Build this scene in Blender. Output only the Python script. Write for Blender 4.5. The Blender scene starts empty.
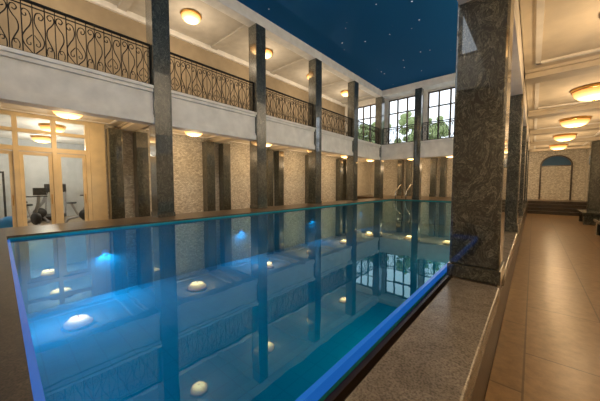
import bpy, math, random, bmesh
from mathutils import Vector, Matrix
random.seed(7)
scene=bpy.context.scene
COL=scene.collection
pi=math.pi
# ------------------------------------------------------------------ materials
def newmat(name):
    m=bpy.data.materials.new(name); m.use_nodes=True
    nt=m.node_tree; b=nt.nodes['Principled BSDF']
    return m,nt,b
def L(nt,a,b): nt.links.new(a,b)
def plain(name,col,rough=.5,metal=0,emit=None,es=0,var=.1,sc=3):
    m,nt,b=newmat(name)
    b.inputs['Base Color'].default_value=(*col,1); b.inputs['Roughness'].default_value=rough
    b.inputs['Metallic'].default_value=metal
    if emit: b.inputs['Emission Color'].default_value=(*emit,1); b.inputs['Emission Strength'].default_value=es
    if not emit:
        g=nt.nodes.new('ShaderNodeNewGeometry'); n=nt.nodes.new('ShaderNodeTexNoise'); n.inputs['Scale'].default_value=sc
        n.inputs['Detail'].default_value=4
        r=nt.nodes.new('ShaderNodeValToRGB')
        r.color_ramp.elements[0].color=(*[c*(1-var) for c in col],1); r.color_ramp.elements[1].color=(*[min(1,c*(1+var*.8)) for c in col],1)
        r.color_ramp.elements[0].position=.3; r.color_ramp.elements[1].position=.7
        L(nt,g.outputs['Position'],n.inputs['Vector']); L(nt,n.outputs['Fac'],r.inputs['Fac']); L(nt,r.outputs['Color'],b.inputs['Base Color'])
    return m
def ramp(nt,stops):
    r=nt.nodes.new('ShaderNodeValToRGB'); cr=r.color_ramp
    while len(cr.elements)>1: cr.elements.remove(cr.elements[-1])
    cr.elements[0].position=stops[0][0]; cr.elements[0].color=(*stops[0][1],1)
    for p,c in stops[1:]:
        e=cr.elements.new(p); e.color=(*c,1)
    return r
def granite(name,stops,scale,zs,rough,dist=2.5,speck=0,coat=0,sa=.35):
    m,nt,b=newmat(name)
    g=nt.nodes.new('ShaderNodeNewGeometry'); mp=nt.nodes.new('ShaderNodeMapping'); mp.inputs['Scale'].default_value=(1,1,zs)
    mp.inputs['Rotation'].default_value=(.35,.3,0)
    n=nt.nodes.new('ShaderNodeTexNoise'); n.inputs['Scale'].default_value=scale; n.inputs['Detail'].default_value=10
    n.inputs['Roughness'].default_value=.68; n.inputs['Distortion'].default_value=dist
    r=ramp(nt,stops)
    L(nt,g.outputs['Position'],mp.inputs['Vector']); L(nt,mp.outputs['Vector'],n.inputs['Vector'])
    L(nt,n.outputs['Fac'],r.inputs['Fac'])
    col=r.outputs['Color']
    if speck:
        n2=nt.nodes.new('ShaderNodeTexNoise'); n2.inputs['Scale'].default_value=speck; n2.inputs['Detail'].default_value=2
        r2=ramp(nt,[(.35,(sa,)*3),(.5,(1,1,1)),(.65,(2-sa-.15,)*3)])
        L(nt,g.outputs['Position'],n2.inputs['Vector']); L(nt,n2.outputs['Fac'],r2.inputs['Fac'])
        mx=nt.nodes.new('ShaderNodeMix'); mx.data_type='RGBA'; mx.blend_type='MULTIPLY'; mx.inputs[0].default_value=1
        L(nt,col,mx.inputs[6]); L(nt,r2.outputs['Color'],mx.inputs[7]); col=mx.outputs[2]
    L(nt,col,b.inputs['Base Color'])
    b.inputs['Roughness'].default_value=rough
    if coat:
        b.inputs['Coat Weight'].default_value=coat; b.inputs['Coat Roughness'].default_value=.025; b.inputs['Coat IOR'].default_value=2.0
    return m
GRAN=granite('dark_granite',[(.28,(.004,.006,.005)),(.40,(.010,.014,.012)),(.445,(.085,.095,.078)),(.475,(.011,.015,.013)),(.52,(.016,.022,.018)),(.56,(.16,.17,.135)),(.59,(.016,.021,.017)),(.63,(.10,.11,.088)),(.665,(.012,.015,.013)),(.74,(.011,.014,.012))],6.2,.6,.34,2.0,60,.9,.55)
GRANL=granite('speckled_granite',[(.3,(.16,.145,.12)),(.5,(.225,.205,.175)),(.7,(.29,.27,.235))],6,1,.25,1,90,0,.62)
GRANB=granite('brown_granite',[(.3,(.022,.017,.013)),(.5,(.05,.038,.028)),(.7,(.085,.066,.048))],9,1,.3,1,90)
LEDGE=granite('warm_ledge_stone',[(.3,(.06,.04,.025)),(.5,(.115,.078,.045)),(.7,(.17,.12,.075))],6,1,.3,1,90)
def tiles(name,c1,c2,mortar,w,h,ms,rough,axes='XY',offset=.5,bump=0,noise=0,na=.35):
    m,nt,b=newmat(name)
    g=nt.nodes.new('ShaderNodeNewGeometry'); sp=nt.nodes.new('ShaderNodeSeparateXYZ'); cb=nt.nodes.new('ShaderNodeCombineXYZ')
    L(nt,g.outputs['Position'],sp.inputs[0])
    if axes=='SUM':
        ad=nt.nodes.new('ShaderNodeMath'); ad.operation='ADD'
        L(nt,sp.outputs['X'],ad.inputs[0]); L(nt,sp.outputs['Y'],ad.inputs[1]); L(nt,ad.outputs[0],cb.inputs[0]); L(nt,sp.outputs['Z'],cb.inputs[1])
    else:
        L(nt,sp.outputs[axes[0]],cb.inputs[0]); L(nt,sp.outputs[axes[1]],cb.inputs[1])
    br=nt.nodes.new('ShaderNodeTexBrick'); br.offset=offset
    br.inputs['Color1'].default_value=(*c1,1); br.inputs['Color2'].default_value=(*c2,1); br.inputs['Mortar'].default_value=(*mortar,1)
    br.inputs['Scale'].default_value=1; br.inputs['Brick Width'].default_value=w; br.inputs['Row Height'].default_value=h
    br.inputs['Mortar Size'].default_value=ms; br.inputs['Mortar Smooth'].default_value=.2
    L(nt,cb.outputs[0],br.inputs['Vector']); col=br.outputs['Color']
    if noise:
        n2=nt.nodes.new('ShaderNodeTexNoise'); n2.inputs['Scale'].default_value=noise; n2.inputs['Detail'].default_value=8; n2.inputs['Roughness'].default_value=.7
        r2=ramp(nt,[(.3,(1-na,)*3),(.5,(1,1,1)),(.7,(1+na,)*3)])
        L(nt,g.outputs['Position'],n2.inputs['Vector']); L(nt,n2.outputs['Fac'],r2.inputs['Fac'])
        mx=nt.nodes.new('ShaderNodeMix'); mx.data_type='RGBA'; mx.blend_type='MULTIPLY'; mx.inputs[0].default_value=1
        L(nt,col,mx.inputs[6]); L(nt,r2.outputs['Color'],mx.inputs[7]); col=mx.outputs[2]
    L(nt,col,b.inputs['Base Color']); b.inputs['Roughness'].default_value=rough
    return m
FLOOR=tiles('sandstone_tiles',(.27,.175,.090),(.215,.14,.073),(.12,.078,.042),1.3,.65,.008,.30,'YX',.5,noise=9,na=.28)
MOSAIC=tiles('split_stone_mosaic',(.86,.84,.77),(.50,.47,.41),(.30,.28,.23),.085,.042,.004,.7,'SUM',.5,noise=16,na=.35)
POOLT=tiles('pool_tiles',(.03,.38,.42),(.028,.36,.40),(.024,.32,.36),.3,.3,.008,.7,'XY',0)
POOLT.node_tree.nodes['Principled BSDF'].inputs['Specular IOR Level'].default_value=.1
PLASTER=plain('cream_plaster',(.72,.65,.53),.7)
WHITE=plain('white_plaster',(.88,.86,.82),.6)
UPPERC=plain('grey_white_ceiling_paint',(.56,.53,.48),.7)
WARMW=plain('warm_wall_plaster',(.34,.27,.18),.7)
IRON=plain('wrought_iron',(.004,.004,.004),.6,.2)
BRASS=plain('brass',(.75,.45,.14),.3,1)
CREAMW=plain('cream_painted_wood',(.90,.76,.50),.4)
WINW=plain('dark_brown_window_wood',(.12,.09,.065),.5)
CHROME=plain('chrome',(.85,.85,.85),.2,1)
BLACK=plain('black_plastic',(.02,.02,.023),.4)
GREY=plain('grey_metal',(.35,.35,.37),.35,.5)
BLUEM=plain('blue_vinyl',(.02,.25,.7),.4)
BLUEP=plain('blue_painted_lunette',(.01,.09,.22),.5)
GUT=plain('gutter_stone',(.035,.022,.014),.35)
def shade(name,power):
    m,nt,b=newmat(name)
    tc=nt.nodes.new('ShaderNodeTexCoord'); sp=nt.nodes.new('ShaderNodeSeparateXYZ'); mr=nt.nodes.new('ShaderNodeMapRange')
    mr.inputs['From Min'].default_value=-.05; mr.inputs['From Max'].default_value=-.255
    r=ramp(nt,[(0,(1.0,.32,.05)),(.45,(1,.46,.13)),(.8,(1,.57,.20)),(1,(1,.60,.24))])
    r2=ramp(nt,[(0,(.10,)*3),(.45,(.17,)*3),(.75,(.35,)*3),(.9,(.7,)*3),(1,(1,)*3)])
    mu=nt.nodes.new('ShaderNodeMath'); mu.operation='MULTIPLY'; mu.inputs[1].default_value=power
    L(nt,tc.outputs['Object'],sp.inputs[0]); L(nt,sp.outputs['Z'],mr.inputs['Value']); L(nt,mr.outputs[0],r.inputs['Fac']); L(nt,mr.outputs[0],r2.inputs['Fac'])
    L(nt,r.outputs['Color'],b.inputs['Emission Color']); L(nt,r2.outputs['Color'],mu.inputs[0]); L(nt,mu.outputs[0],b.inputs['Emission Strength'])
    b.inputs['Base Color'].default_value=(.9,.6,.3,1)
    return m
SHADE=shade('lamp_glass',9)
PLIGHT=plain('pool_lamp_glass',(.1,.4,.6),.3,emit=(.05,.3,.6),es=.25)
STRIP=plain('blue_glass_tile_added_glow',(.02,.16,.5),.2,emit=(.01,.13,.6),es=.55)  # blue glow put into the tile itself, standing in for light on the rim
m,nt,b=newmat('starry_ceiling'); STAR=m
g=nt.nodes.new('ShaderNodeNewGeometry'); v=nt.nodes.new('ShaderNodeTexVoronoi'); v.inputs['Scale'].default_value=2.2
r=ramp(nt,[(0,(1,1,1)),(.045,(1,1,1)),(.075,(0,0,0))])
L(nt,g.outputs['Position'],v.inputs['Vector']); L(nt,v.outputs['Distance'],r.inputs['Fac'])
L(nt,r.outputs['Color'],b.inputs['Emission Color']); b.inputs['Emission Strength'].default_value=1.1
b.inputs['Base Color'].default_value=(.008,.115,.31,1); b.inputs['Roughness'].default_value=.8; b.inputs['Specular IOR Level'].default_value=.1
# water
m,nt,b=newmat('pool_water'); WATER=m; nt.nodes.remove(b)
out=nt.nodes['Material Output']
tr=nt.nodes.new('ShaderNodeBsdfTransparent'); tr.inputs['Color'].default_value=(.05,.80,.90,1)
gl=nt.nodes.new('ShaderNodeBsdfGlossy'); gl.inputs['Roughness'].default_value=0; gl.inputs['Color'].default_value=(.55,.85,.93,1)
fr=nt.nodes.new('ShaderNodeFresnel'); fr.inputs['IOR'].default_value=1.72
mx=nt.nodes.new('ShaderNodeMixShader'); g=nt.nodes.new('ShaderNodeNewGeometry')
n=nt.nodes.new('ShaderNodeTexNoise'); n.inputs['Scale'].default_value=2.5; n.inputs['Detail'].default_value=2
bp=nt.nodes.new('ShaderNodeBump'); bp.inputs['Strength'].default_value=.02; bp.inputs['Distance'].default_value=.05
L(nt,g.outputs['Position'],n.inputs['Vector']); L(nt,n.outputs['Fac'],bp.inputs['Height'])
L(nt,bp.outputs['Normal'],gl.inputs['Normal']); L(nt,fr.outputs[0],mx.inputs[0])
L(nt,tr.outputs[0],mx.inputs[1]); L(nt,gl.outputs[0],mx.inputs[2]); L(nt,mx.outputs[0],out.inputs['Surface'])
m,nt,b=newmat('clear_glass'); GLASS=m; nt.nodes.remove(b); out=nt.nodes['Material Output']
tr=nt.nodes.new('ShaderNodeBsdfTransparent'); tr.inputs['Color'].default_value=(.93,.95,.93,1)
gl=nt.nodes.new('ShaderNodeBsdfGlossy'); gl.inputs['Roughness'].default_value=.0
fr=nt.nodes.new('ShaderNodeFresnel'); fr.inputs['IOR'].default_value=1.45
mx=nt.nodes.new('ShaderNodeMixShader'); L(nt,fr.outputs[0],mx.inputs[0]); L(nt,tr.outputs[0],mx.inputs[1]); L(nt,gl.outputs[0],mx.inputs[2]); L(nt,mx.outputs[0],out.inputs['Surface'])
LEAF=granite('foliage',[(.3,(.12,.17,.06)),(.5,(.27,.34,.14)),(.7,(.60,.66,.38))],6,1,.8,1)
BARK=plain('bark',(.08,.05,.03),.9)
# ------------------------------------------------------------------ geometry helpers
def gbox(x0,x1,y0,y1,z0,z1):
    v=[(x,y,z) for x in (x0,x1) for y in (y0,y1) for z in (z0,z1)]
    f=[(0,1,3,2),(4,6,7,5),(0,4,5,1),(2,3,7,6),(0,2,6,4),(1,5,7,3)]
    return v,f
def gtube(path,r,n=6,closed=False):
    P=[Vector(p) for p in path]; V=[];F=[]; N=len(P)
    up=None
    for i,p in enumerate(P):
        t=(P[min(i+1,N-1)]-P[max(i-1,0)]).normalized()
        if up is None:
            a=Vector((1,0,0)) if abs(t.x)<.9 else Vector((0,1,0))
            up=(a-t*a.dot(t)).normalized()
        else: up=(up-t*up.dot(t)).normalized()
        s=t.cross(up)
        for k in range(n):
            a=2*pi*k/n; V.append(tuple(p+(up*math.cos(a)+s*math.sin(a))*r))
    for i in range(N-1):
        for k in range(n):
            k2=(k+1)%n; F.append((i*n+k,i*n+k2,(i+1)*n+k2,(i+1)*n+k))
    F.append(tuple(range(n))[::-1]); F.append(tuple(range((N-1)*n,N*n)))
    return V,F
def glathe(prof,n=32,c=(0,0,0)):
    V=[];F=[]
    for (r,z) in prof:
        for k in range(n):
            a=2*pi*k/n; V.append((c[0]+max(r,1e-4)*math.cos(a),c[1]+max(r,1e-4)*math.sin(a),c[2]+z))
    for i in range(len(prof)-1):
        for k in range(n):
            k2=(k+1)%n; F.append((i*n+k,i*n+k2,(i+1)*n+k2,(i+1)*n+k))
    return V,F
def rot(g,M):
    return [tuple(M@Vector(v)) for v in g[0]],g[1]
def mesh(name,geoms,mat,smooth=False):
    V=[];F=[]
    for v,f in geoms:
        o=len(V); V+=v; F+=[tuple(i+o for i in q) for q in f]
    me=bpy.data.meshes.new(name); me.from_pydata(V,[],F); me.update()
    bm=bmesh.new(); bm.from_mesh(me); bmesh.ops.recalc_face_normals(bm,faces=bm.faces); bm.to_mesh(me); bm.free()
    me.materials.append(mat)
    if smooth: me.polygons.foreach_set('use_smooth',[True]*len(me.polygons))
    return me
def obj(name,me,loc=(0,0,0),rz=0,parent=None,bev=0):
    o=bpy.data.objects.new(name,me); o.location=loc; o.rotation_euler=(0,0,rz)
    COL.objects.link(o)
    if parent: o.parent=parent
    if bev:
        b=o.modifiers.new('bevel','BEVEL'); b.width=bev; b.segments=2; b.limit_method='ANGLE'
    return o
def thing(name,loc,parts,label,cat,group=None,rz=0,kind=None):
    e=obj(name,None,loc,rz); e.empty_display_size=.2
    e['label']=label; e['category']=cat
    if group: e['group']=group
    if kind: e['kind']=kind
    for p in parts:
        c=obj(p[0],p[1],p[2] if len(p)>2 else (0,0,0),0,e,p[3] if len(p)>3 else 0)
        if len(p)>4: c['label']=p[4]
    return e
def struct(name,geoms,mat,label='',bev=0):
    o=obj(name,mesh(name,geoms,mat),bev=bev); o['kind']='structure'
    o['label']=label or name.replace('_',' '); o['category']=name.split('_')[0]
    return o
# ------------------------------------------------------------------ levels
ZB=.68; ZW=.615; ZC=3.72; ZBB=3.32; ZG=4.35; ZT=7.62; ZU=7.92; ZS=8.02
XL=-8.2; XR=-.41; CW=.205; CL=.235
PX0,PX1,PY0,PY1=-7.05,-.76,.08,17.3
XWL=-11.4; XWR=2.3; YE=23.0; YU=18.35; YN=-4.0; YNU=-.95
CY=[3.2+3.63*k for k in range(5)]
CY[-1]=17.75
EX=[XL+2.597*k for k in range(4)]
# ------------------------------------------------------------------ setting
struct('floor',[gbox(-18.2,XWR+.3,YN-.3,YE+.3,-1.2,-1.0)],GUT,'unseen slab added to block light from below')  # added under everything to seal gaps against world light
struct('floor',[gbox(XWL,-8.5,YN,19.3,-.2,0),],FLOOR,'tan sandstone tiled walkway floor beside the pool ledge')
struct('floor',[gbox(-.21,XWR,YN,23.0,-.2,0),gbox(-8.5,-.21,YN,-1.3,-.2,0)],FLOOR,'tan sandstone tiled walkway floor beside the granite bench')
struct('floor',[gbox(-8.5,-.2,PY1+.15,YE,.0,ZB),gbox(XWL,-8.5,19.3,YE,-.2,ZB),gbox(-.2,XWR,20.9,YE,0,ZB)],LEDGE,'raised stone deck at the end of the pool')
struct('wall_left',[gbox(XWL-.2,XWL,2.45,YE,0,ZC),gbox(XWL-.2,XWL,YN,-1.4,0,ZC)],MOSAIC,'split stone mosaic wall of the lower aisle')
struct('wall_left_upper',[gbox(XWL-.2,XWL,YN,YU,ZC,ZU)],WARMW,'warm cream upper gallery wall')
struct('wall_right',[gbox(XWR,XWR+.2,YN,YE,0,ZU)],MOSAIC,'warm stone wall of the walkway')
struct('wall_end',[gbox(XWL-.2,XWR+.2,YE,YE+.2,0,ZC)],MOSAIC,'split stone mosaic end wall')
struct('wall_near',[gbox(XWL-.2,XWR+.2,YN-.2,YN,0,ZC)],PLASTER,'plaster wall at the near end')
wins=[(-9.55,1.7),(-6.9,1.95),(-4.3,1.95),(-1.7,1.95)]
def windowwall(name,y0,y1,z0,z1,wz0,wz1):
    gs=[];x=XWL-.2
    for c,w in wins:
        gs.append(gbox(x,c-w/2,y0,y1,z0,z1)); gs.append(gbox(c-w/2,c+w/2,y0,y1,wz1,z1))
        if wz0>z0: gs.append(gbox(c-w/2,c+w/2,y0,y1,z0,wz0))
        x=c+w/2
    gs.append(gbox(x,XWR+.2,y0,y1,z0,z1))
    struct(name,gs,WHITE,'white plaster upper wall with tall windows')
windowwall('wall_end_upper',YU,YU+.25,ZG,ZU+.3,ZG+.1,7.52)
windowwall('wall_near_upper',YNU-.25,YNU,ZC,ZU+.3,ZG+.1,7.52)
k=0
for yy in (YU+.08,YNU-.16):
    for c,w in wins:
        k+=1; z0,z1=ZG+.1,7.52; gs=[]
        gs+=[gbox(-w/2,-w/2+.08,0,.09,0,z1-z0),gbox(w/2-.08,w/2,0,.09,0,z1-z0),gbox(-w/2,w/2,0.002,.088,0,.08),gbox(-w/2,w/2,0.002,.088,z1-z0-.08,z1-z0)]
        for i in (1,2): gs.append(gbox(-w/2+w*i/3-.045,-w/2+w*i/3+.045,0,.09,0,z1-z0))
        gs.append(gbox(-w/2,w/2,.03,.06,1.05-.018,1.05+.018))
        gs.append(gbox(-w/2,w/2,.004,.086,2.08,2.15))
        o=obj('window_%d'%k,mesh('window',gs,WINW),(c,yy,z0)); o['kind']='structure'; o['label']='tall brown-framed window with large panes'; o['category']='window'
# ceilings
struct('ceiling',[gbox(XWL,XL-.2,YN,YE,ZC,ZG-.02)],PLASTER,'cream ceiling of the lower aisle')
struct('ceiling',[gbox(XR+.21,XWR,YN,YE,ZC,ZG-.02)],PLASTER,'cream ceiling of the walkway')
struct('ceiling',[gbox(XL-.2,XR+.21,17.96,YE,ZC,ZG-.02),gbox(XL-.2,XR+.21,YN,-1.0,ZC,ZG-.02)],PLASTER,'cream ceiling above the end deck')
struct('ceiling',[gbox(XWL,XL-.2,YNU,YU,ZU,ZU+.2),gbox(XR+.2,XWR,YNU,YU,ZU,ZU+.2)],UPPERC,'white gallery ceiling')
struct('ceiling',[gbox(XL-.2,XR+.2,YNU,YU,ZS,ZS+.2)],STAR,'midnight blue ceiling with tiny star lights')
struct('trim_1',[gbox(XL-.2,XL+.2,YNU,YU,ZT,ZS)],WHITE,'white beam edging the blue ceiling')
struct('trim_2',[gbox(XR-.2,XR+.2,YNU,YU,ZT,ZS)],WHITE,'white beam edging the blue ceiling')
struct('trim_3',[gbox(XL+.2,XR-.2,17.58,YU,ZT,ZS)],WHITE,'white beam edging the blue ceiling')
def band_y(name,xc,ya,yb,s):
    a=xc+s*.12; bk=xc-s*.2
    lo,hi=min(a,bk),max(a,bk)
    def st(p,z0,z1): return gbox(*sorted((a,a+p*s)),ya,yb,z0,z1)
    struct(name,[gbox(lo,hi,ya,yb,ZBB,ZG),st(.10,ZG-.08,ZG),st(.055,ZG-.17,ZG-.08),st(.07,ZBB,ZBB+.17),st(.035,ZBB+.17,ZBB+.24)],WHITE,'white plaster balcony band between granite columns')
ys=[-1.0-CW]+CY
n=3
for i in range(len(ys)-1):
    n+=1; band_y('trim_%d'%n,XL,ys[i]+CL,ys[i+1]-CL,1)
    n+=1; band_y('trim_%d'%n,XR,ys[i]+CW,ys[i+1]-CW,-1)
for i in range(3):
    n+=1; a,bb=EX[i]+CW,EX[i+1]-CW
    struct('trim_%d'%n,[gbox(a,bb,17.6,17.96,ZBB,ZG),gbox(a,bb,17.56,17.6,ZG-.1,ZG),gbox(a,bb,17.57,17.6,ZBB,ZBB+.14)],WHITE,'white plaster balcony band between granite columns')
n+=1; struct('trim_%d'%n,[gbox(x-CW,x+CW,17.99,YU,ZC,ZG) for x in EX],WHITE,'white plaster band')
for y in CY+[21.0,-.5]:
    n+=1; struct('trim_%d'%n,[gbox(XWL,XL-.24,y-.2,y+.2,ZC-.14,ZC),gbox(XWL,XL-.24,y-.27,y+.27,ZC-.05,ZC)],PLASTER,'cream ceiling cross beam')
    n+=1; struct('trim_%d'%n,[gbox(XR+.22,XWR,y-.2,y+.2,ZC-.14,ZC),gbox(XR+.22,XWR,y-.27,y+.27,ZC-.05,ZC)],PLASTER,'cream ceiling cross beam')
for i,y in enumerate([1.38,5.0,8.64,12.27,15.9,19.5]):
    for (xa,xb) in ((-.05,1.95),(-11.1,-8.55)):
        n+=1
        ya,yb=y-1.3,y+1.3
        struct('trim_%d'%n,[gbox(xa,xb,ya,ya+.07,ZC-.035,ZC),gbox(xa,xb,yb-.07,yb,ZC-.035,ZC),gbox(xa,xa+.07,ya,yb,ZC-.035,ZC),gbox(xb-.07,xb,ya,yb,ZC-.035,ZC)],WHITE,'ceiling panel moulding')
for y in CY:
    n+=1; struct('trim_%d'%n,[gbox(XWL,XL-.24,y-.14,y+.14,ZU-.08,ZU)],UPPERC,'gallery ceiling beam')
n+=1; struct('trim_%d'%n,[gbox(XWL,XWL+.12,YNU,YU,ZU-.2,ZU)],WHITE,'gallery cornice')
struct('baseboard_right',[gbox(XWR-.04,XWR,YN,19.6,0,.15)],GRAN,'dark granite baseboard')
struct('stairs',[gbox(-.2,XWR,19.7+.3*i,20.9,.17*i,.17*(i+1)) for i in range(4)],GRANB,'dark granite steps up to the end deck')
struct('pool_surround',[gbox(-8.5,PX0-.01,PY0-.02,PY1+.15,-.2,ZB),gbox(PX0,PX1+.2,PY1+.01,PY1+.15,0,ZB)],LEDGE,'warm stone ledge around the pool')
struct('pool_surround',[gbox(-8.5,-.57,-1.3,PY0-.02,-.2,ZB)],GRANB,'dark brown granite ledge at the near end of the pool')
struct('trim_%d'%(n+1),[gbox(-.545,-.215,-1.3,PY1+.14,-.3,ZB-.17)],GRANB,'dark brown granite side of the low wall',0)
segs=[(-1.2,CY[0]-.24)]+[(CY[i]+.24,CY[i+1]-.24) for i in range(4)]
for i,(a,bb) in enumerate(segs):
    o=obj('granite_bench',mesh('granite_bench',[gbox(-.575,-.19,a,bb,ZB-.14,ZB)],GRANL),bev=.012)
    o['label']='speckled grey granite bench slab along the pool'; o['category']='bench'; o['group']='granite slabs beside the pool'
struct('trim_%d'%(n+2),[gbox(-.545,-.205,-1.3,PY1+.14,ZB-.17,ZB-.14)],GRANB,'dark brown granite side of the low wall',0)
# ------------------------------------------------------------------ columns
def colmeshes(h,cw):
    return [('plinth',mesh('plinth',[gbox(-cw-.014,cw+.014,-cw-.014,cw+.014,0,.13)],GRAN),(0,0,0),.008),
            ('shaft',mesh('shaft',[gbox(-cw,cw,-cw,cw,.13,h)],GRAN),(0,0,0),.02)]
cmR=colmeshes(ZT-ZB,CW); cmL=colmeshes(ZT-ZB,CL)
for y in CY: struct('trim_%d'%(n+3+CY.index(y)),[gbox(XR-.165,XR+.2,y-.24,y+.24,ZB-.14,ZB)],GRANB,'granite footing')
for x,y in [(XL,y) for y in CY]+[(XR,y) for y in CY]+[(EX[1],CY[-1]),(EX[2],CY[-1])]:
    thing('column',(x,y,ZB),cmL if x==XL else cmR,'tall square polished dark granite column beside the pool','column','granite columns around the pool')
def pil(w,h): return [('plinth',mesh('plinth',[gbox(.0,.44,-w-.02,w+.02,0,.2)],GRAN),(0,0,0),.01),('shaft',mesh('shaft',[gbox(0,.4,-w,w,.2,h)],GRAN),(0,0,0),.015)]
pm=pil(.20,ZC-.16)
for y in CY:
    for d in (-.42,.42):
        thing('pilaster',(XWL+.005,y+d,0),pm,'dark granite pilaster against the aisle wall','pilaster','wall pilasters')
pm2=pil(.2,ZC-ZB)
for x in EX[:3]:
    for d in (-.36,.36):
        thing('pilaster',(x+d,YE-.005,ZB),pm2,'dark granite pilaster against the end wall','pilaster','wall pilasters',rz=-pi/2)
for y in CY[3:]:
    thing('pilaster',(XWR-.005,y+.2,0),pm,'dark granite pilaster against the aisle wall','pilaster','wall pilasters',rz=pi)
# ------------------------------------------------------------------ pool
basin=mesh('basin',[gbox(PX0,PX1,PY0,PY1,-.9,-.8),gbox(PX0-.0,PX0+.02,PY0,PY1,-.8,ZW+.03),gbox(PX1-.02,PX1,PY0,PY1,-.8,ZW-.005),gbox(PX0,PX1,PY0,PY0+.02,-.8,ZW-.005),gbox(PX0,PX1,PY1-.02,PY1,-.8,ZW+.03)],POOLT)
water=mesh('water',[([(PX0+.02,PY0+.02,ZW),(PX1-.01,PY0+.02,ZW),(PX1-.01,PY1-.02,ZW),(PX0+.02,PY1-.02,ZW)],[(0,1,2,3)])],WATER)
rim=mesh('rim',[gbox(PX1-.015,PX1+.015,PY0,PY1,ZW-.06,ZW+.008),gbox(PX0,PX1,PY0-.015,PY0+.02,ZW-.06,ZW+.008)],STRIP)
gut=mesh('gutter',[gbox(PX1+.015,-.56,PY0,PY1,ZW-.3,ZW-.09),gbox(PX1+.07,PX1+.09,PY0,PY1,ZW-.09,ZW-.03)],GUT)
pool=thing('swimming_pool',(0,0,0),[('basin',basin),('water',water),('rim',rim,(0,0,0),0,'blue glass tile rim with added glow'),('gutter',gut)],'long rectangular indoor pool with still blue water','swimming pool')
disc=mesh('underwater_light',[glathe([(0,.03),(.05,.03),(.065,.015),(.07,0)],24)],PLIGHT,True)
def poolight(x,y,dx,dy,power,z=.12,size=.2,t=-.25,col=(.01,.46,1)):
    d=Vector((dx,dy,0)); q=d.to_track_quat('Z','Y')
    o=obj('underwater_light',disc,(x,y,z),0,pool); o.rotation_euler=q.to_euler()
    ld=bpy.data.lights.new('underwater_lamp','AREA'); ld.shape='DISK'; ld.size=size; ld.energy=power; ld.color=col
    lo=bpy.data.objects.new('underwater_lamp',ld); COL.objects.link(lo); lo.parent=pool
    lo.location=(x+dx*.05,y+dy*.05,z); lo.rotation_euler=Vector((dx,dy,t)).to_track_quat('-Z','Y').to_euler()
for y,p in ((1.5,34),(5.1,26),(8.8,13),(13,7)): poolight(PX0+.02,y,1,0,p,t=-.8)
for y in (3.5,9,14): poolight(PX1-.02,y,-1,0,13,col=(.02,.8,.85))
for x,p in ((-6.0,32),(-3.4,6)): poolight(x,PY0+.02,0,1,p,t=-.8)
rail=mesh('rail',[gtube([(0,1.0,0),(0,1.0,.8),(0,.93,.93),(0,.8,.95),(0,.4,.80),(0,-.1,.5),(0,-.2,.3),(0,-.2,0)],.032,8)],CHROME,True)
for x in (-6.9,-6.2):
    o=obj('pool_handrail',rail,(x,PY1+.4,ZB)); o['label']='curved chrome handrail at the pool steps'; o['category']='handrail'; o['group']='pool handrails'
# ------------------------------------------------------------------ lamps
rimm=mesh('lamp_rim',[glathe([(.0,0),(.35,0),(.37,-.02),(.365,-.06),(.34,-.075),(.32,-.06)],40)],BRASS,True)
sprof=[glathe([(.335,-.055),(.33,-.11),(.30,-.165),(.245,-.215),(.165,-.245),(.06,-.26),(0,-.262)],40)]
shadem=mesh('lamp_shade',sprof,SHADE,True)
finm=mesh('finial',[glathe([(0,-.255),(.02,-.262),(.025,-.28),(.012,-.292),(0,-.30)],16)],BRASS,True)
def lamp(x,y,z,g,p=55,col=(1,.69,.38),d=.8):
    e=thing('ceiling_lamp',(x,y,z),[('lamp_rim',rimm),('lamp_shade',shadem),('finial',finm)],'round flush ceiling lamp with glowing warm glass bowl and brass rim','ceiling lamp',g)
    ld=bpy.data.lights.new('bulb','POINT'); ld.energy=p; ld.color=col; ld.shadow_soft_size=0
    lo=bpy.data.objects.new('bulb',ld); COL.objects.link(lo); lo.parent=e; lo.location=(0,0,-d)
LY=[1.38,5.02,8.65,12.28,15.9]
for y in LY+[19.6]: lamp(-9.8,y,ZC,'lower aisle lamps',48); lamp(.92,y,ZC,'walkway lamps',42)
lamp(.92,-2.3,ZC,'walkway lamps',34)
for y in LY: lamp(-9.8,y,ZU,'gallery lamps',54,(1,.79,.54),1.0); lamp(.95,y,ZU,'gallery lamps',150,(1,.86,.68),1.0)  # right-hand gallery lamps are unseen, added to light the hall
for x in (-6.9,-4.3,-1.7): lamp(x,20.4,ZC,'end deck lamps',55)
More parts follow.
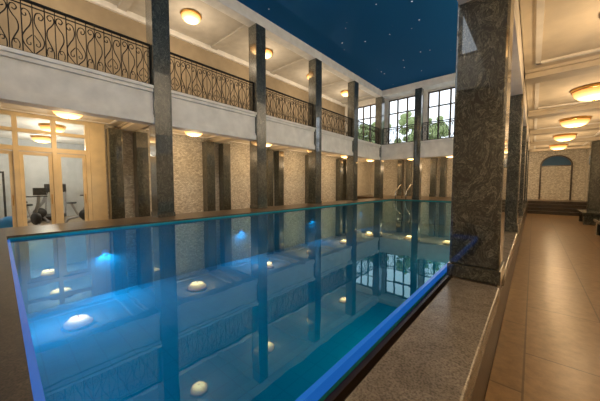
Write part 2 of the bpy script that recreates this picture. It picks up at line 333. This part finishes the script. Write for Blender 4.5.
# ------------------------------------------------------------------ railings
def smooth(pts,n=5):
    P=[Vector(p) for p in pts]; o=[]
    for i in range(len(P)-1):
        p0=P[max(i-1,0)];p1=P[i];p2=P[i+1];p3=P[min(i+2,len(P)-1)]
        for k in range(n):
            t=k/n
            o.append(.5*((2*p1)+(-p0+p2)*t+(2*p0-5*p1+4*p2-p3)*t*t+(-p0+3*p1-3*p2+p3)*t**3))
    o.append(P[-1]); return [tuple(v) for v in o]
def scrollunit(kind):
    gs=[]
    def T(S,r,s): gs.append(gtube(smooth([(0,s*x*1.15,z*.97) for x,z in S],4),r,5))
    for s in (-1,1):
        if kind==0:
            T([(.015,.06),(.06,.13),(.125,.24),(.145,.38),(.10,.52),(.04,.66),(.02,.80),(.05,.94),(.11,.97),(.145,.90),(.12,.83),(.085,.84),(.09,.89)],.011,s)
            T([(.015,.46),(.05,.40),(.09,.32),(.08,.24),(.04,.24),(.04,.29)],.009,s)
        else:
            T([(.03,.05),(.03,.20),(.07,.34),(.12,.50),(.11,.66),(.05,.78),(.015,.88),(.03,.98),(.08,1.0),(.11,.94),(.08,.88),(.05,.91)],.011,s)
            T([(.12,.10),(.13,.20),(.10,.28),(.06,.27),(.065,.21),(.09,.21)],.009,s)
    gs.append(gtube([(0,0,.03),(0,0,1.09)],.009,5))
    gs.append(gtube([(0,.19,.03),(0,.19,1.09)],.011,5))
    return mesh('baluster',gs,IRON,True)
bals=[scrollunit(0),scrollunit(1)]
def railing(x,y,length,rz):
    nb=max(1,round(length/.38)); nb+=(nb+1)%2; sp=length/nb
    tr_=mesh('top_rail',[gbox(-.035,.035,0,length,1.09,1.14)],IRON)
    br_=mesh('bottom_rail',[gbox(-.02,.02,0,length,.03,.06),gbox(-.02,.02,0,.03,0,1.09),gbox(-.02,.02,length-.03,length,0,1.09),gbox(-.012,.012,0,length,1.01,1.03)],IRON)
    parts=[('top_rail',tr_,(0,0,0),.008),('bottom_rail',br_)]
    for i in range(nb): parts.append(('baluster',bals[i%2],(0,sp*(i+.5),0)))
    thing('balcony_railing',(x,y,ZG),parts,'ornate black wrought iron balcony railing with scrolls','railing','gallery railings',rz)
for i in range(len(ys)-1):
    a=ys[i]+CL+.01; bb=ys[i+1]-CL-.01
    railing(XL+.05,a,bb-a,0)
for i in range(3):
    railing(EX[i+1]-CL-.01,17.75,EX[i+1]-EX[i]-2*CL-.02,pi/2)
# ------------------------------------------------------------------ glazed doors and gym
struct('trim_191',[gbox(XWL-.16,XWL,-1.4,2.1,3.17,3.27),gbox(XWL-.16,XWL,-1.4,2.1,3.62,ZC),gbox(XWL-.16,XWL,-1.4,2.1,2.62,2.76)]+[gbox(XWL-.17,XWL+.012,y-.055,y+.055,0,ZC) for y in (-1.35,-.46,.39,1.23,2.065)]+[gbox(XWL-.2,XWL+.03,2.125,2.55,0,ZC)],CREAMW,'cream painted timber frame around the glass doors')
k=0
for (a,bb) in ((-1.29,-.52),(-.40,.33),(.45,1.17),(1.29,2.005)):
    k+=1
    d=thing('door_%d'%k,(XWL-.1,a,0),[('door_frame',mesh('door_frame',[gbox(0,.05,0,.09,.02,2.6),gbox(0,.05,bb-a-.09,bb-a,.02,2.6),gbox(.002,.048,.09,bb-a-.09,.02,.28),gbox(.002,.048,.09,bb-a-.09,2.5,2.6)],CREAMW),(0,0,0),.005),
      ('glass_pane',mesh('glass_pane',[gbox(.02,.03,.09,bb-a-.09,.28,2.5)],GLASS)),
      ('handle',mesh('handle',[gtube([(.05,bb-a-.05,1.0),(.1,bb-a-.05,1.0),(.1,bb-a-.05,1.3),(.05,bb-a-.05,1.3)],.01,6)],BRASS))],'cream framed glass door','door')
    d['kind']='structure'
for q,(a,bb) in enumerate(((-1.29,-.52),(-.40,.33),(.45,1.17),(1.29,2.005))):
    struct('window_%d'%(20+q),[gbox(XWL-.09,XWL-.08,a,bb,2.76,3.17),gbox(XWL-.09,XWL-.08,a,bb,3.27,3.62)],GLASS,'glass transom above the doors')
struct('floor_gym',[gbox(-18,XWL,-3,5,-.2,-.001)],tiles('wood_floor',(.35,.28,.20),(.3,.24,.17),(.2,.15,.1),1.2,.15,.004,.4,'XY'),'wooden gym floor')
GYMW=plain('gym_wall_paint',(.55,.58,.60),.6)
struct('ceiling_gym',[gbox(-18,XWL-.2,-3,5,ZC,ZC+.1)],WHITE,'white gym ceiling')
struct('wall_gym',[gbox(-18.1,-18,-3,5,0,ZC),gbox(-18,XWL-.2,-3.1,-3,0,ZC),gbox(-18,XWL-.2,5,5.1,0,ZC)],GYMW,'pale grey gym wall')
GC=(1,.91,.80)
for x in (-12.95,-16.3): lamp(x,1.38,ZC,'gym lamps',60,GC)
lamp(-14.6,-1.5,ZC,'gym lamps',60,GC); lamp(-14.6,3.6,ZC,'gym lamps',60,GC)  # two extra lamps added to brighten the gym
def bike(x,y,rz):
    thing('exercise_bike',(x,y,0),[
     ('frame',mesh('frame',[gtube([(-.5,0,.05),(-.4,0,.25),(0,0,.35),(.35,0,.9),(.45,0,1.25)],.05,8),gtube([(0,0,.35),(-.25,0,.85)],.04,8),gbox(-.55,-.45,-.25,.25,0,.08),gbox(.4,.5,-.25,.25,0,.08),gtube([(.45,0,.06),(.15,0,.5)],.04,8)],GREY)),
     ('flywheel',mesh('flywheel',[rot(glathe([(0,-.06),(.2,-.06),(.22,0),(.2,.06),(0,.06)],24),Matrix.Translation((.22,0,.42))@Matrix.Rotation(pi/2,4,'X'))],BLACK,True)),
     ('seat',mesh('seat',[gbox(-.38,-.12,-.11,.11,.86,.93)],BLACK),(0,0,0),.03),
     ('handlebar',mesh('handlebar',[gtube([(.2,-.25,1.2),(.45,-.22,1.2),(.48,0,1.22),(.45,.22,1.2),(.2,.25,1.2)],.02,8)],BLACK)),
     ('console',mesh('console',[gbox(.46,.5,-.18,.18,1.25,1.5)],BLACK),(0,0,0),.01)],'black and grey exercise bike in the gym','exercise bike','gym machines',rz)
bike(-13.2,.75,.4); bike(-13.6,2.1,.9); bike(-15.6,.9,1.5)
def tread(x,y,rz):
    thing('treadmill',(x,y,0),[('deck',mesh('deck',[gbox(-.9,.7,-.38,.38,.05,.22)],BLACK),(0,0,0),.02),
  ('upright',mesh('upright',[gtube([(.6,-.36,.2),(.75,-.36,1.3),(.3,-.36,1.15)],.035,8),gtube([(.6,.36,.2),(.75,.36,1.3),(.3,.36,1.15)],.035,8)],GREY)),
  ('console',mesh('console',[gbox(.68,.76,-.4,.4,1.25,1.65)],BLACK),(0,0,0),.02)],'dark treadmill in the gym','treadmill','gym machines',rz)
tread(-13.3,-.6,.2); tread(-16.8,1.6,2.8)
def tower(x,y,rz):
    thing('weight_machine',(x,y,0),[('frame',mesh('frame',[gbox(-.5,.5,-.04,.04,0,.08),gbox(-.5,-.42,-.4,.4,0,.08),gbox(.42,.5,-.4,.4,0,.08),gbox(-.5,-.43,-.035,.035,.08,2.1),gbox(.43,.5,-.035,.035,.08,2.1),gbox(-.5,.5,-.035,.035,2.1,2.18)],BLACK),(0,0,0),.006),
      ('weight_stack',mesh('weight_stack',[gbox(-.22,.22,-.08,.08,.12+i*.075,.18+i*.075) for i in range(12)],BLACK)),
      ('pulldown_bar',mesh('pulldown_bar',[gtube([(-.4,.2,1.6),(-.25,.2,1.72),(.25,.2,1.72),(.4,.2,1.6)],.018,8),gtube([(0,.2,1.72),(0,.1,2.12)],.008,6)],GREY))],'black framed weight machine in the gym','weight machine','gym machines',rz)
tower(-16.0,3.7,1.4); tower(-14.6,-1.6,1.2); tower(-17.0,-.3,1.6)
thing('cross_trainer',(-14.6,3.0,0),[('base',mesh('base',[gbox(-.8,.8,-.08,.08,.03,.15),gbox(-.85,-.75,-.3,.3,0,.08),gbox(.75,.85,-.3,.3,0,.08)],GREY)),
  ('post',mesh('post',[gtube([(.5,0,.1),(.62,0,1.5)],.05,8)],GREY)),('arm',mesh('arm',[gtube([(.55,-.3,.4),(.5,-.3,1.2),(.35,-.3,1.75)],.025,8)],BLACK)),('arm',mesh('arm',[gtube([(.55,.3,.4),(.6,.3,1.2),(.5,.3,1.75)],.025,8)],BLACK)),
  ('housing',mesh('housing',[rot(glathe([(0,-.12),(.33,-.12),(.36,0),(.33,.12),(0,.12)],24),Matrix.Translation((.45,0,.45))@Matrix.Rotation(pi/2,4,'X'))],BLACK,True)),
  ('console',mesh('console',[gbox(.6,.66,-.2,.2,1.5,1.8)],BLACK))],'dark cross trainer in the gym','cross trainer','gym machines',rz=.3)
prof=[(.32*math.sin(a),.32-.32*math.cos(a)) for a in [pi*i/16 for i in range(17)]]
o=obj('gym_ball',mesh('gym_ball',[glathe(prof,28)],BLUEM,True),(-12.1,.2,0)); o['label']='blue inflatable gym ball'; o['category']='gym ball'
# ------------------------------------------------------------------ arched niche
cx=1.02; hw=.66; zb=ZB; zs=2.82
def archpts(r,n=20): return [(cx+r*math.cos(a),zs+r*.85*math.sin(a)) for a in [pi*i/n for i in range(n+1)]]
inn=archpts(hw); outr=archpts(hw+.08)
V=[];F=[]
for (a,b2) in zip(inn,outr):
    for q in (a,b2):
        V.append((q[0],YE-.06,q[1])); V.append((q[0],YE,q[1]))
for i in range(len(inn)-1):
    a=i*4; c=a+4
    F+=[(a,a+2,c+2,c),(a,c,c+1,a+1),(a+2,a+3,c+3,c+2)]
LV=[(p[0],YE-.02,p[1]) for p in inn]
thing('arched_niche',(0,0,0),[('arch_frame',mesh('arch_frame',[(V,F),gbox(cx-hw-.08,cx-hw,YE-.06,YE,zb,zs),gbox(cx+hw,cx+hw+.08,YE-.06,YE,zb,zs),gbox(cx-hw,cx+hw,YE-.05,YE,zs-.06,zs)],GRANB)),
  ('lunette',mesh('lunette',[(LV,[tuple(range(len(LV)))])],BLUEP)),
  ('panel',mesh('panel',[gbox(cx-hw,cx+hw,YE-.03,YE,zb,zs-.06)],MOSAIC))],'arched wall niche with blue lunette and stone panel','niche')
bm_=[('seat',mesh('seat',[gbox(-.35,.35,-.85,.85,.42,.50)],GRAN),(0,0,0),.01),('leg',mesh('leg',[gbox(-.3,.3,-.75,-.55,0,.42)],GRAN)),('leg',mesh('leg',[gbox(-.3,.3,.55,.75,0,.42)],GRAN))]
for y in (12.0,16.3):
    thing('stone_bench',(1.88,y,0),bm_,'dark granite bench against the walkway wall','bench','walkway benches')
def tree(x,y,s):
    gs=[]
    for i in range(150):
        a=random.random()*2*pi; r=random.random()*2.3*s; z=4.2*s+random.random()*4.6*s; R=(.12+random.random()*.32)*s
        g=glathe([(R*math.sin(q)*(1+.35*random.random()),-R*math.cos(q)) for q in [pi*j/6 for j in range(7)]],8,(r*math.cos(a),r*math.sin(a),z)); gs.append(g)
    thing('tree',(x,y,-.2),[('trunk',mesh('trunk',[gtube([(0,0,0),(.1,0,2),(0,.1,5*s)],.18,8)],BARK)),('crown',mesh('crown',gs,LEAF))],'leafy green tree outside the window','tree','trees outside')
tree(-14.5,29,1.0); tree(-9.2,30,1.05); tree(-3.4,29,1.0)
# ------------------------------------------------------------------ world & camera
w=bpy.data.worlds.new('world'); scene.world=w; w.use_nodes=True
bg=w.node_tree.nodes['Background']; bg.inputs['Color'].default_value=(.85,.93,1,1); bg.inputs['Strength'].default_value=1.9
cam=bpy.data.cameras.new('camera'); co=bpy.data.objects.new('camera',cam); COL.objects.link(co)
cam.lens=15.9; cam.sensor_width=36; cam.clip_start=.02
co.location=(0,0,1.6); co.rotation_euler=(math.radians(90-3.35),0,math.radians(41.3))
scene.camera=co
scene.view_settings.view_transform='Standard'
